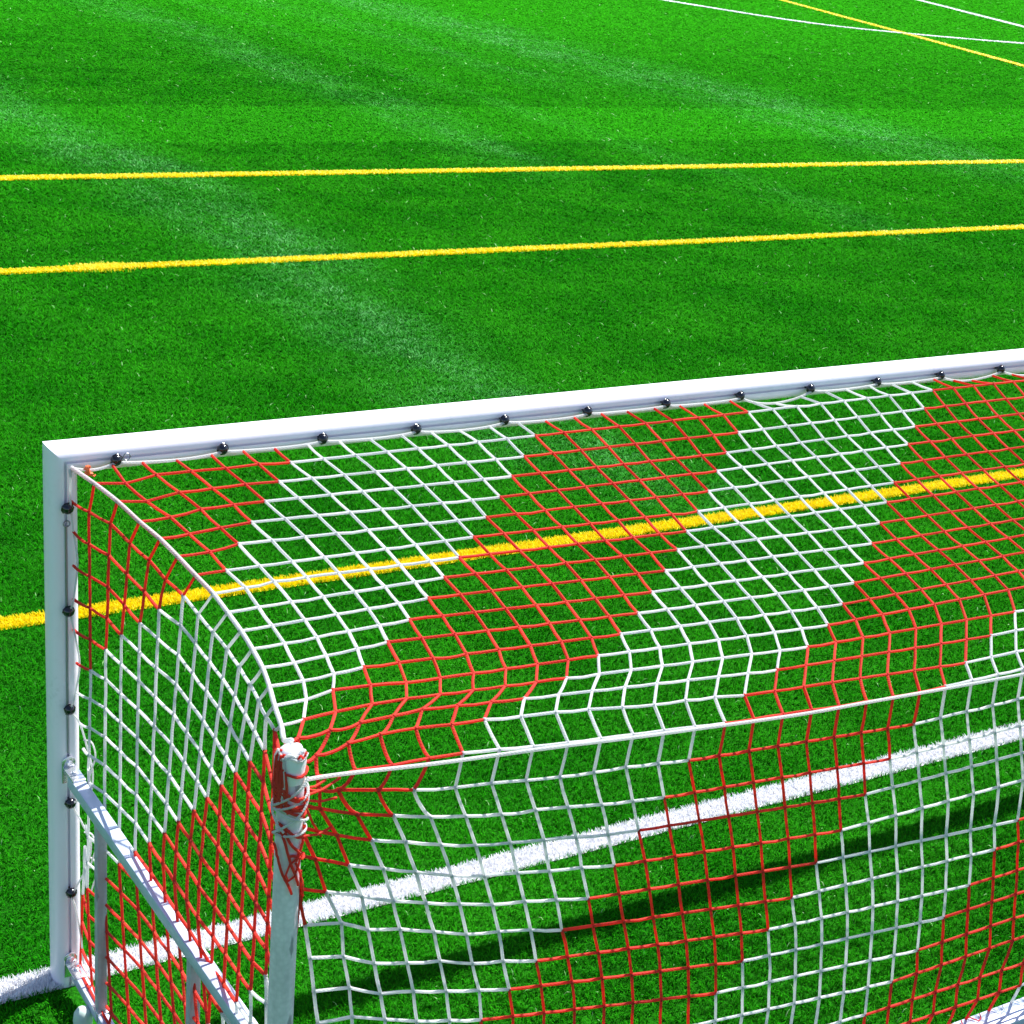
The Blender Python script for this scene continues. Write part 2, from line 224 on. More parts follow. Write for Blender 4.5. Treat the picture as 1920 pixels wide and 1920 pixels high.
# ---------------------------------------------------------------- materials
def m_paint():
    t = NT('white_powder_coat'); p = t.obj()
    n1 = t.noise(p, 3., 4.); n2 = t.noise(p, 60., 3.)
    dirt = t.math('MULTIPLY', t.ramp(n1, .45, .8), t.ramp(n2, .45, .75))
    c = t.mix(t.math('MULTIPLY', dirt, .45), (.94, .88, .965), (.56, .54, .56))
    return t.done(t.bsdf(c, t.math('MULTIPLY_ADD', n2, .15, .28), spec=.5, bump=n2, bump_strength=.03))
def m_rail():
    t = NT('light_grey_rail_finish'); p = t.obj()
    n1 = t.noise(p, 8., 4.); n2 = t.noise(p, 90., 3.)
    c = t.mix(t.ramp(n1, .3, .75), (.58, .64, .78), (.47, .53, .66))
    return t.done(t.bsdf(c, t.math('MULTIPLY_ADD', n2, .2, .32), metal=.15, bump=n2, bump_strength=.05))
def m_galv(name='galvanised_steel', a=(.74, .67, .72), b=(.88, .80, .85), streak=True):
    t = NT(name); p = t.obj()
    v = t.n('ShaderNodeTexVoronoi'); t.l(p, v.inputs['Vector']); v.inputs['Scale'].default_value = 70.
    n1 = t.noise(t.scaled(p, (1, 1, .12)), 45., 4.); n2 = t.noise(p, 9., 4.)
    c = t.mix(t.ramp(n1, .35, .7), a, b)
    c = t.mix(t.math('MULTIPLY', v.outputs['Distance'], .35), c, (.3, .3, .32))
    # pale flaking patches and dark scuffs
    fl = t.math('MULTIPLY', t.ramp(n2, .60, .66), t.ramp(t.noise(p, 28., 3.), .42, .55))
    c = t.mix(t.math('MULTIPLY', fl, .8), c, (.72, .68, .60))
    sc = t.math('MULTIPLY', t.ramp(t.noise(t.scaled(p, (1, 1, .35)), 22., 3.), .64, .70), .7)
    c = t.mix(sc, c, (.16, .16, .18))
    return t.done(t.bsdf(c, t.math('MULTIPLY_ADD', n1, .25, .42), metal=.0, bump=n1, bump_strength=.12, bump_dist=.003))
def m_plain(name, col, rough=.4, metal=0., spec=.5, var=.0):
    t = NT(name)
    if var:
        n = t.noise(t.obj(), 25., 4.)
        c = t.mix(n, tuple(x * (1 - var) for x in col), tuple(min(1, x * (1 + var)) for x in col))
    else: c = col
    return t.done(t.bsdf(c, rough, metal, spec))
def m_rope(name, a, b):
    t = NT(name); p = t.pos()
    n = t.noise(p, 5., 3.); w = t.n('ShaderNodeTexWave', wave_type='BANDS', bands_direction='DIAGONAL'); t.l(p, w.inputs['Vector'])
    w.inputs['Scale'].default_value = 55.; w.inputs['Distortion'].default_value = 1.5
    c = t.mix(n, a, b)
    fine = t.noise(p, 900., 2.)
    c = t.mix(t.math('MULTIPLY', fine, .25), c, tuple(x * .55 for x in a))
    b_ = t.bsdf(c, .75, spec=.2, bump=w.outputs['Fac'], bump_strength=.3, bump_dist=.002)
    tr = t.n('ShaderNodeBsdfTranslucent'); t.l(c, tr.inputs['Color'])
    mx = t.n('ShaderNodeMixShader'); mx.inputs[0].default_value = .58
    t.l(b_, mx.inputs[1]); t.l(tr.outputs[0], mx.inputs[2])
    return t.done(mx.outputs[0])

def turf_zone(t, p):
    """wear streaks and painted brightness of the pitch in pitch coordinates: returns (streak mask, bright roll and far brightening mask, soft noise)"""
    sx = t.n('ShaderNodeSeparateXYZ'); t.l(p, sx.inputs[0]); X, Y = sx.outputs[0], sx.outputs[1]
    wob = t.math('MULTIPLY', t.math('SUBTRACT', t.noise(t.scaled(p, (.2, .12, 0)), 1., 2.), .5), 2.2)
    Xw = t.math('ADD', X, wob)
    def strip(c, w, y0, y1, amp):
        d = t.math('DIVIDE', t.math('SUBTRACT', Xw, c), w)
        g = t.math('POWER', 2.718, t.math('MULTIPLY', t.math('MULTIPLY', d, d), -1.))
        a = t.math('MULTIPLY', t.ramp(Y, y0 - 1.5, y0 + 1.5), t.math('SUBTRACT', 1., t.ramp(Y, y1 - 2., y1 + 2.)))
        return t.math('MULTIPLY', t.math('MULTIPLY', g, a), amp)
    m = None
    for a in ((5.05, .58, 3.8, 24., .95), (10.9, .65, 14.5, 40., .55), (18.9, 1.1, 13., 46., .95), (15.8, .7, 22., 48., .35), (24., 1.2, 8., 14., .5), (13.2, .35, 9., 40., .22)):
        s = strip(*a); m = s if m is None else t.math('ADD', m, s)
    brk = t.ramp(t.noise(t.scaled(p, (1.6, .5, 0)), 1., 4., .6), .34, .66)
    fin = t.ramp(t.noise(t.scaled(p, (2.2, 9., 0)), 1., 3., .7), .40, .68)
    m = t.math('MULTIPLY', m, t.math('MULTIPLY_ADD', brk, .85, .22), clamp=True)
    m = t.math('MULTIPLY', m, t.math('MULTIPLY_ADD', fin, .95, .38), clamp=True)
    def band(v, a, b, e): return t.math('MULTIPLY', t.ramp(v, a - e, a + e), t.math('SUBTRACT', 1., t.ramp(v, b - e, b + e)))
    r = t.math('ADD', t.math('MULTIPLY', band(Y, 16.4, 19.5, .16), .55), t.math('MULTIPLY', t.ramp(Y, 22., 34.), .55))  # pile-lay sheen of the roll and far tips lit at grazing view, painted in
    r = t.math('ADD', r, t.math('MULTIPLY', band(X, 13., 60., .1), t.math('MULTIPLY', t.ramp(Y, 11., 15.), .30)), clamp=True)
    soft = t.ramp(t.noise(t.scaled(p, (1, 1, 0)), .9, 5., .62), .32, .68)
    return m, r, soft
def turf_color(t, p, tint):
    m, r, soft = turf_zone(t, p)
    dark = t.mix(soft, (.0024, .062, .0010), (.009, .125, .0022))
    lite = t.mix(soft, (.015, .265, .0036), (.031, .350, .0070))
    lite = t.mix(r, lite, (.040, .430, .0085)); dark = t.mix(r, dark, (.018, .245, .0045))
    c = t.mix(tint, dark, lite)
    c = t.mix(t.math('MULTIPLY', m, t.math('MULTIPLY', t.ramp(tint, .42, .80), .95)), c, (.17, .52, .17))
    return c
def m_grass():
    t = NT('turf_fibre'); p = t.pos()
    at = t.n('ShaderNodeAttribute', attribute_name='tint', attribute_type='GEOMETRY')
    tint = at.outputs['Fac']
    c = turf_color(t, p, t.math('MINIMUM', tint, 1.))
    c = t.mix(t.ramp(tint, 1.2, 1.3), c, (.30, .58, .22))       # a few pale fibres: glints put into the colour, also pale litter specks
    b = t.n('ShaderNodeBsdfDiffuse'); t.l(c, b.inputs['Color']); b = b.outputs[0]
    tr = t.n('ShaderNodeBsdfTranslucent'); t.l(c, tr.inputs['Color'])
    mx = t.n('ShaderNodeMixShader'); mx.inputs[0].default_value = .14
    t.l(b, mx.inputs[1]); t.l(tr.outputs[0], mx.inputs[2])
    return t.done(mx.outputs[0])
def m_ground():
    t = NT('turf_base'); p = t.pos()
    n = t.noise(p, 60., 4., .7)
    c = t.mix(.45, turf_color(t, p, t.ramp(n, .3, .7)), (.008, .010, .007))
    return t.done(t.bsdf(c, 1., spec=0., bump=n, bump_strength=.6, bump_dist=.03))
def m_line(name, a, b):
    t = NT(name)
    at = t.n('ShaderNodeAttribute', attribute_name='tint', attribute_type='GEOMETRY')
    c = t.mix(at.outputs['Fac'], a, b)
    bs = t.bsdf(c, .5, spec=.3)
    tr = t.n('ShaderNodeBsdfTranslucent'); t.l(c, tr.inputs['Color'])
    mx = t.n('ShaderNodeMixShader'); mx.inputs[0].default_value = .25
    t.l(bs, mx.inputs[1]); t.l(tr.outputs[0], mx.inputs[2])
    return t.done(mx.outputs[0])

PAINT = m_paint(); RAIL = m_rail(); GALV = m_galv(); STRUT = m_galv('grey_strut_steel', (.40, .39, .42), (.54, .52, .55))
ZINC = m_plain('bright_zinc', (.72, .73, .76), .25, .85, var=.12)
BLACK = m_plain('black_hook_plastic', (.006, .006, .012), .16, 0, .7)
WIRE = m_plain('steel_wire', (.30, .31, .36), .35, .7)
CAPM = m_plain('white_cap_plastic', (.80, .78, .80), .22, 0, .6, var=.12)
FOOT = m_plain('milky_plastic', (.55, .68, .60), .5, 0, .4, var=.1)
ORANGE = m_plain('orange_plastic', (.85, .16, .05), .4, 0, .5, var=.15)
RED = m_rope('red_net_twine', (.86, .055, .065), (.95, .150, .075))
WHITE = m_rope('white_net_twine', (.86, .88, .88), (.92, .92, .92))
CORDW = m_rope('white_cord', (.84, .84, .84), (.9, .9, .9))
GRASS = m_grass(); GROUND = m_ground()
WLINE = m_line('white_turf_fibre', (.80, .80, .84), (.95, .95, .95))
YLINE = m_line('yellow_turf_fibre', (.90, .72, .002), (.97, .79, .004))

# ---------------------------------------------------------------- ground
mb = MB()
NX = 24
ext = 420.
g = [(-ext + 2 * ext * i / NX, -ext + 2 * ext * j / NX, 0.) for j in range(NX + 1) for i in range(NX + 1)]
mb.add(g, [(j * (NX + 1) + i, j * (NX + 1) + i + 1, (j + 1) * (NX + 1) + i + 1, (j + 1) * (NX + 1) + i) for j in range(NX) for i in range(NX)])
o = mb.build('pitch_ground', GROUND, smooth=0); tag(o, kind='structure')

# ---------------------------------------------------------------- pitch lines
def straight(p0, p1, w): return dict(pts=[p0, p1], w=w)
def resample(pts, step):
    P = [np.array(p, float) for p in pts]; out = [P[0]]
    for a, b in zip(P[:-1], P[1:]):
        n = max(1, int(np.linalg.norm(b - a) / step))
        out += [a + (b - a) * k / n for k in range(1, n + 1)]
    return np.array(out)
arc = []
q = np.polyfit([40.78, 35.52, 33.26, 31.62], [31.5, 32.87, 34.95, 38.2], 3)
for d in (0,):
    ctrl = [(29.9, 52.), (30.3, 46.5), (31.50, 40.78), (32.87, 35.52), (34.95, 33.26), (38.2, 31.6), (43., 30.2), (49., 29.3)]
def smooth_curve(ctrl, n=10):
    C = [np.array(c, float) for c in ctrl]; C = [2 * C[0] - C[1]] + C + [2 * C[-1] - C[-2]]
    out = []
    for k in range(1, len(C) - 2):
        for s in range(n):
            u = s / n
            out.append(.5 * ((2 * C[k]) + (C[k + 1] - C[k - 1]) * u + (2 * C[k - 1] - 5 * C[k] + 4 * C[k + 1] - C[k + 2]) * u * u + (-C[k - 1] + 3 * C[k] - 3 * C[k + 1] + C[k + 2]) * u ** 3))
    out.append(C[-2]); return out
LINES = [
 ('goal_line', WLINE, [(-9, .062), (32, .062)], .125, 'white'),
 ('yellow_line', YLINE, [(-12, 2.99), (40, 2.99)], .125, 'yellow'),
 ('yellow_line', YLINE, [(-14, 10.13), (60, 10.13)], .165, 'yellow'),
 ('yellow_line', YLINE, [(-14, 14.32), (70, 14.32)], .21, 'yellow'),
 ('yellow_line', YLINE, [(40.9, 51.6), (34.95, 33.2), (31.1, 21.6)], .24, 'yellow'),
 ('white_line', WLINE, smooth_curve(ctrl), .26, 'white'),
 ('white_line', WLINE, [(51.5, 56.), (43.5, 36.6), (40.6, 29.6)], .26, 'white'),
]
LINE_LABEL = ['white goal line running under the goal frame', 'yellow line seen through the roof of the goal net',
 'lower of the two yellow lines beyond the goal, with a small bulge', 'upper of the two yellow lines beyond the goal, straight and thin',
 'slanting yellow line in the far top right corner', 'curved white line crossing the slanting yellow line far away', 'short straight white line in the very far top right corner']

# level of detail: fibres are counted and sized by their distance from where the stand overlooks the goal
EYE = np.array([-1.483, -4.967]); EYE_H = 3.9
def lod(x, y):
    d = np.sqrt((x - EYE[0]) ** 2 + (y - EYE[1]) ** 2 + EYE_H ** 2)
    return d, np.maximum(1., d / 7.2)

def fibre_arrays(x, y, s, length, width, lean0, lean1, zcap, tall=1.):
    """bent two-segment fibres: returns verts (N*5,3) and faces"""
    n = len(x)
    az = rng.uniform(0, 2 * np.pi, n)
    L = length * s * rng.uniform(.75, 1.3, n); W = width * s * rng.uniform(.7, 1.3, n)
    th = np.radians(rng.uniform(lean0, lean1, n))
    dx, dy = np.cos(az), np.sin(az)
    px, py = -dy, dx
    # the flat of a fibre may face any way: mix side direction
    tw = rng.uniform(-.7, .7, n); cx, cy = px * np.cos(tw) + dx * np.sin(tw), py * np.cos(tw) + dy * np.sin(tw)
    h1 = np.minimum(.55 * L * np.cos(th * .55), zcap * .62); r1 = .55 * L * np.sin(th * .55)
    h2 = h1 + np.minimum(.45 * L * np.cos(np.minimum(th * 1.35, 1.5)), zcap * .38); r2 = r1 + .45 * L * np.sin(th * 1.35)
    V = np.empty((n, 5, 3), np.float32)
    for k, (r, h, w) in enumerate(((0., 0., .5), (0., 0., -.5), (r1, h1, .42), (r1, h1, -.42), (r2, h2, 0.))):
        V[:, k, 0] = x + dx * r + cx * W * w; V[:, k, 1] = y + dy * r + cy * W * w; V[:, k, 2] = h
    return V
def fibre_mesh(name, V, tint, mat, extra=None):
    n = len(V); me = bpy.data.meshes.new(name)
    ev = np.zeros((0, 3), np.float32) if extra is None else np.array(extra[0], np.float32)
    eq = np.zeros((0, 4), np.int32) if extra is None else np.array(extra[1], np.int32)
    nv = n * 5 + len(ev)
    me.vertices.add(nv); me.vertices.foreach_set('co', np.concatenate([V.reshape(-1, 3), ev]).astype(np.float32).ravel())
    b = (np.arange(n, dtype=np.int32) * 5)[:, None]
    idx = np.concatenate([(b + np.array([[0, 1, 3, 2]], np.int32)), (b + np.array([[2, 3, 4]], np.int32))], axis=1).ravel()
    loops = np.concatenate([idx, (eq + n * 5).ravel()]).astype(np.int32)
    starts = np.concatenate([np.stack([np.arange(n) * 7, np.arange(n) * 7 + 4], 1).ravel(), n * 7 + np.arange(len(eq)) * 4]).astype(np.int32)
    me.loops.add(len(loops)); me.loops.foreach_set('vertex_index', loops)
    me.polygons.add(len(starts)); me.polygons.foreach_set('loop_start', starts)
    me.update(calc_edges=True)
    a = me.attributes.new('tint', 'FLOAT', 'POINT')
    a.data.foreach_set('value', np.concatenate([np.repeat(tint, 5), np.full(len(ev), .3)]).astype(np.float32))
    me.materials.append(mat)
    return link(bpy.data.objects.new(name, me))

def seg_mask(x, y, pts, w):
    m = np.zeros(len(x), bool)
    P = np.array(pts, float)
    for a, b in zip(P[:-1], P[1:]):
        d = b - a; L2 = d @ d
        u = np.clip(((x - a[0]) * d[0] + (y - a[1]) * d[1]) / L2, 0, 1)
        m |= ((x - a[0] - u * d[0]) ** 2 + (y - a[1] - u * d[1]) ** 2) < (w / 2) ** 2
    return m

line_objs = []
for k, (name, mat, pts, w, colr) in enumerate(LINES):
    P = resample(pts, .02)
    d, s = lod(P[:, 0], P[:, 1])
    az = np.degrees(np.arctan2(P[:, 0] - EYE[0], P[:, 1] - EYE[1]))
    keep = (az > 0) & (az < 70) & (d < 90)
    seg = np.gradient(P, axis=0); seg /= np.linalg.norm(seg, axis=1)[:, None] + 1e-9
    step = np.linalg.norm(np.diff(P, axis=0), axis=1).mean()
    per = np.where(keep, 42000. * w * step / s ** 1.75, 0)
    cnt = rng.poisson(per)
    ids = np.repeat(np.arange(len(P)), cnt)
    off = rng.uniform(-.5, .5, len(ids)) * w; al = rng.uniform(-.5, .5, len(ids)) * step
    x = P[ids, 0] + seg[ids, 0] * al - seg[ids, 1] * off; y = P[ids, 1] + seg[ids, 1] * al + seg[ids, 0] * off
    if k == 2:   # worn mark where the line was patched
        nb = 2200
        bx = 3.38 + rng.normal(0, .13, nb); by = 10.14 + rng.normal(0, .06, nb)
        x = np.concatenate([x, bx]); y = np.concatenate([y, by]); 
    dd, ss = lod(x, y)
    V = fibre_arrays(x, y, ss, .024, .0046, 6, 46, .027)
    tint = rng.uniform(0, 1, len(x)) ** .7
    C = resample(pts, .5); cd = np.gradient(C, axis=0); cd /= np.linalg.norm(cd, axis=1)[:, None] + 1e-9
    Lf = np.stack([C[:, 0] - cd[:, 1] * w / 2, C[:, 1] + cd[:, 0] * w / 2, np.full(len(C), .004)], 1)
    Rt = np.stack([C[:, 0] + cd[:, 1] * w / 2, C[:, 1] - cd[:, 0] * w / 2, np.full(len(C), .004)], 1)
    ev = np.concatenate([Lf, Rt]); m_ = len(C)
    eq = [(i + m_, i + 1 + m_, i + 1, i) for i in range(m_ - 1)]
    if k in (5,): ev[:, 2] += .004
    if k == 6: ev[:, 2] += .006
    o = fibre_mesh(name, V, tint, mat, (ev, eq)); tag(o, LINE_LABEL[k], 'pitch line', kind='structure')

# ---------------------------------------------------------------- turf fibres
def polar(n, r0, r1, a0, a1):
    # count falls with the square of the distance
    u = rng.uniform(0, 1, n)
    d0, d1 = math.hypot(r0, EYE_H), math.hypot(r1, EYE_H)
    d = d0 * (d1 / d0) ** u
    r = np.sqrt(d * d - EYE_H ** 2)
    a = np.radians(rng.uniform(a0, a1, n))
    return EYE[0] + r * np.sin(a), EYE[1] + r * np.cos(a)
N = 1650000
x, y = polar(N, 2.6, 78., 3., 66.)
for (name, mat, pts, w, colr) in LINES:
    C = resample(pts, .6) if len(pts) > 2 else np.array(pts, float)
    m = seg_mask(x, y, C, w * .92)
    x, y = x[~m], y[~m]
m = (((x - 3.38) / .22) ** 2 + ((y - 10.14) / .11) ** 2) < 1
x, y = x[~m], y[~m]
# keep fibres from growing through the foot of the post, the ground rail and the rear bar
m = (np.abs(x) < .055) & (y > -.02) & (y < .13)
m |= (np.abs(x - .015) < .03) & (y < 0) & (y > -1.7)
m |= (y < -1.595) & (y > -1.70) & (x > 0) & (x < 6)
x, y = x[~m], y[~m]
d, s = lod(x, y)
V = fibre_arrays(x, y, s, .027, .0038, 34, 76, .025)
tint = np.clip(rng.beta(1.6, 1.5, len(x)), 0, 1)
pale = rng.uniform(0, 1, len(x)) < .0035
tint[pale] = 1.4
o = fibre_mesh('grass', V, tint, GRASS); tag(o, 'short green artificial turf covering the pitch', 'grass', kind='stuff')

# ---------------------------------------------------------------- goal frame
goal = empty('football_goal', (GOAL_W / 2, 0, 0))
tag(goal, 'white framed football goal seen from behind with grey side rails', 'goal')
def at_goal(o):
    o.parent = goal; o.matrix_parent_inverse = Matrix.Translation(-Vector(goal.location)); return o
def part(mb, name, mats, parent=None, smooth=40, label=None):
    o = mb.build(name, mats, None, smooth)
    if parent is None: at_goal(o)
    else: o.parent = parent
    if label: o['label'] = label
    return o

# oval extrusion with a net groove down its back face: (a = across, y = depth)
prof = []
HA, HB, NE = .05, .06, 2.5
for k in range(57):
    an = math.radians(-90 + 5.5) + math.radians(349) * k / 56
    ca, sa = math.cos(an), math.sin(an)
    prof.append((HA * math.copysign(abs(ca) ** (2 / NE), ca), .06 + HB * math.copysign(abs(sa) ** (2 / NE), sa)))
prof[0] = (.0048, .0005); prof[-1] = (-.0048, .0005)
prof += [(-.0048, .014), (.0048, .014)]
def sweep(stations):
    mb = MB(); n = len(prof); v, f = [], []
    for st in stations: v += [st(a, y) for a, y in prof]
    for k in range(len(stations) - 1):
        for q in range(n):
            f.append((k * n + q, k * n + (q + 1) % n, (k + 1) * n + (q + 1) % n, (k + 1) * n + q))
    mb.add(v, f); return mb
post_l = part(sweep([lambda a, y: (-a, y, 0.), lambda a, y: (-a, y, GOAL_H + a)]), 'goal_post', PAINT, label='white post at the near corner with side rails bolted to it')
post_r = part(sweep([lambda a, y: (GOAL_W + a, y, GOAL_H + a), lambda a, y: (GOAL_W + a, y, 0.)]), 'goal_post', PAINT)
bar = part(sweep([lambda a, y: (-a, y, GOAL_H + a), lambda a, y: (GOAL_W + a, y, GOAL_H + a)]), 'crossbar', PAINT)

def hook(c, tilt=0.):
    """dark round net hook: stem, ball head and the slit that holds the cord"""
    mb = MB()
    mb.lathe(c, (0, -1, 0), [(-.012, .0065), (.006, .0065), (.008, .012), (.012, .0168), (.020, .0186), (.029, .0160), (.035, .0095), (.037, .003)], 16)
    pts = []
    for k in range(9):
        a = tilt + math.radians(-150 + 300 * k / 8)
        pts.append((c[0] + .0185 * math.cos(a), c[1] - .019, c[2] + .0185 * math.sin(a)))
    mb.tube(pts, .0032, 6)
    return part(mb, 'net_hook', BLACK)
HOOK_X = [.1587 + .3605 * i for i in range(17)]
HOOK_Z = [GOAL_H - .1477 - .3605 * i for i in range(5)]
for hx in HOOK_X: hook((hx, 0, GOAL_H), random.uniform(-.8, .8))
for hz in HOOK_Z:
    hook((0, 0, hz), random.uniform(.2, 1.4)); hook((GOAL_W, 0, hz), random.uniform(.2, 1.4))
# wire that lies in the groove, with an eye at its end
mb = MB()
mb.tube([(-.001, -.004, 1.785), (-.001, -.006, 1.50), (-.001, -.003, .96)], .0042, 6)
mb.tube([(.0105 * math.cos(a), -.008, 1.796 + .0105 * math.sin(a)) for a in [2 * math.pi * k / 14 for k in range(15)]], .0022, 6, cap=False)
part(mb, 'groove_wire', WIRE)
mb = MB()
mb.tube([(.175, .004, 2.0), (.190, -.008, 2.003)], .0019, 6)
mb.tube([(.196 + .0115 * math.cos(a), -.010, 2.004 + .0115 * math.sin(a)) for a in [2 * math.pi * k / 14 for k in range(15)]], .0019, 6, cap=False)
part(mb, 'groove_wire', WIRE)

def frame_side(mx):
    """rails, struts and brackets of one side; mx maps x for the mirrored side"""
    X = (lambda v: v) if mx > 0 else (lambda v: GOAL_W - v)
    top = MB(); top.box((X(.004), -.045, .878), (X(.047), -1.60, .878), .046, .044, .005)
    part(top, 'upper_rail', RAIL)
    low = MB(); low.box((X(.010), -.045, .085), (X(.038), -1.60, .085), .040, .040, .005)
    part(low, 'ground_rail', RAIL)
    for yy in (-.295, -1.10, -1.575):
        xx = .010 + .036 * (-yy) / 1.6 * .95
        s = MB(); s.box((X(xx), yy, .106), (X(xx), yy, .859), .034, .034, .004, up=(0, 1, 0))
        so = part(s, 'strut', STRUT)
        c = MB(); c.box((X(xx - .001), yy - .028, .1085), (X(xx - .001), yy + .028, .1085), .046, .007, .002)
        c.box((X(xx - .001), yy - .030, .095), (X(xx - .001), yy - .024, .095), .046, .034, .001)
        part(c, 'strut_bracket', ZINC, so)
    for zc in (.900, .105):
        b = MB()
        # plate against the post, bent over on to the rail
        b.box((X(0), -.0035, zc - .055), (X(0), -.0035, zc + .030), .046, .006, .002, up=(0, 1, 0))
        b.lathe((X(0), -.001, zc + .022), (0, -1, 0), [(0, .023), (.005, .023), (.0065, .021)], 24)
        b.box((X(.003), -.006, zc + .0032), (X(.006), -.105, zc + .0032), .046, .006, .002)
        bo = part(b, 'rail_bracket', ZINC)
        h = MB(); h.lathe((X(0), -.0075, zc + .022), (0, -1, 0), [(0, .011), (.007, .011), (.0085, .009)], 6)
        part(h, 'bolt', ZINC, bo)
        h = MB(); h.lathe((X(.004), -.055, zc + .006), (0, 0, 1), [(0, .014), (.002, .014), (.0021, .0085), (.008, .0085), (.009, .006)], 12)
        part(h, 'bolt', ZINC, bo)
    f = MB()
    f.lathe((X(-.028), -.235, .0), (0, 0, 1), [(0, .030), (.035, .034), (.062, .031), (.078, .022), (.084, .010), (.085, .002)], 18)
    part(f, 'foot', FOOT)
    # upright pole that carries the back of the net
    p = MB(); p.lathe((X(.045), -1.682, .10), (0, 0, 1), [(0, .0335), (.9, .0335), (1.60, .0335), (1.725, .0335)], 28)
    p.lathe((X(.045), -1.682, .092), (0, 0, 1), [(0, .055), (.010, .055), (.011, .042), (.085, .040), (.086, .034)], 24)
    po = part(p, 'net_pole', GALV, label='weathered galvanised pole' if mx > 0 else None)
    c = MB(); c.lathe((X(.045), -1.682, 1.795), (0, 0, 1), [(-.03, .0338), (-.028, .0346), (.0, .0348), (.018, .0350), (.034, .0346), (.046, .0325), (.056, .0275), (.062, .0190), (.065, .010), (.066, .002)], 36)
    cr = random.Random(3)
    w = [(cr.uniform(0, 6.28), cr.choice((2, 3, 5)), cr.uniform(60, 150)) for _ in range(5)]
    def dent(v):
        dx, dy, dz = v[0] - X(.045), v[1] + 1.682, v[2] - 1.80
        a = math.atan2(dy, dx); k = sum(math.sin(n * a + p + f * dz) for p, n, f in w) / 5
        k *= min(1, max(0, dz + .02) / .03)
        return (v[0] + dx * .09 * k, v[1] + dy * .09 * k, v[2] + .004 * k)
    c.v = [dent(v) for v in c.v]
    part(c, 'pole_cap', CAPM, po)
frame_side(1); frame_side(-1)
rb = MB(); rb.box((-.02, -1.648, .060), (GOAL_W + .02, -1.648, .060), .096, .080, .006)
part(rb, 'rear_ground_bar', RAIL)

# ---------------------------------------------------------------- net
NI, NJ, NK = 50, 31, 19
Pn = np.full((NI + 1, NJ, 3), np.nan)
for j, lst in NET_ROWS.items():
    A = np.array(lst); A = A[np.argsort(A[:, 0])]
    ks = A[:, 0]
    for i in range(NI + 1):
        if i < ks[0]: Pn[i, j] = A[0, 1:]
        elif i <= ks[-1]: Pn[i, j] = [np.interp(i, ks, A[:, c]) for c in (1, 2, 3)]
        else:
            p = A[-1, 1:].copy(); p[0] += .1175 * (i - ks[-1]); Pn[i, j] = p
# the far end hangs like the near end, mirrored
for j in range(1, 30):
    for i in range(38, NI + 1):
        mir = Pn[NI - i, j].copy(); mir[0] = GOAL_W - mir[0]
        u = min(1., (i - 38) / 6.); u = u * u * (3 - 2 * u)
        Pn[i, j] = Pn[i, j] * (1 - u) + mir * u
def lace_z(x):
    k = int(np.clip((x - HOOK_X[0]) // .3605, -1, 16))
    sag = [.014, .010, .012, .016, .012, .008, .010, .040, .012, .010, .030, .034, .012, .020, .012, .016, .010, .010]
    if k < 0: return GOAL_H - .006 - .016 * math.sin(math.pi * max(0., x) / .1587)
    u = (x - HOOK_X[k]) / .3605
    u = min(max(u, 0), 1)
    return GOAL_H - .006 - sag[k] * math.sin(math.pi * u) ** .8
for i in range(NI + 1):
    xx = Pn[i, 1, 0] - .008 * (1 if i < 44 else 0) if i not in (0, NI) else (.012 if i == 0 else GOAL_W - .012)
    Pn[i, 0] = (xx, -.027, lace_z(xx))
for i in range(NI + 1):
    a = Pn[i, 29]; Pn[i, 30] = (a[0] + random.uniform(-.01, .01), -1.606, .097)
Ps = np.array(SIDE)[:, :NK + 1].copy()
Ps[:, :, 1] = np.maximum(Ps[:, :, 1], -1.640)
for j in range(16):
    Ps[j, NK] = (.012 + .02 * j / 15, max(Ps[j, NK - 1, 1] - .02, -1.6), .11)
is_red = lambda m: ((m + 1) // 8) % 2 == 0
R0 = .0049
def strand(mb, a, b, red, r=R0, slack=0.):
    a, b = Vector(a), Vector(b); L = (b - a).length
    if L < .004: return
    slack = slack + abs(random.gauss(0, .0012)); r = r * random.uniform(.92, 1.06)
    mid = (a + b) / 2 + Vector((random.gauss(0, .0008), random.gauss(0, .0008), random.gauss(0, .0008) - slack))
    q1 = a.lerp(mid, .55) + Vector((0, 0, -slack * .3)); q2 = b.lerp(mid, .55) + Vector((0, 0, -slack * .3))
    mb.tube([a, q1, mid, q2, b] if slack > .0035 else [a, mid, b], r, 6, 0 if red else 1, cap=False)
def knot(mb, p, red): mb.ball(p, .0066, 0 if red else 1, 6, 4)

net = empty('goal_net', (GOAL_W / 2, -.8, 0))
tag(net, 'red and white striped net draped over the goal', 'net')
def npart(mb, name, mats, label=None):
    o = mb.build(name, mats, None, 60); o.parent = net; o.matrix_parent_inverse = Matrix.Translation(-Vector(net.location))
    if label: o['label'] = label
    return o
NETM = [RED, WHITE]
def cell_panel(j0, j1):
    mb = MB()
    for j in range(j0, j1 + 1):
        for i in range(NI + 1):
            m = i + j
            near = (i < 6 and 15 <= j <= 18)
            if i < NI and not (j == 0) and not (j == j0 and j0 > 0) and j < 30:
                strand(mb, Pn[i, j], Pn[i + 1, j], is_red(m), slack=.006 if near and i < 3 else 0)
            if j < j1:
                strand(mb, Pn[i, j], Pn[i, j + 1], is_red(m), slack=.010 if near else 0)
            if 0 < j < 30 and (j > j0 or j0 == 0): knot(mb, Pn[i, j], is_red(m))
    return mb
npart(cell_panel(0, 17), 'roof_netting', NETM)
back = cell_panel(17, 30)
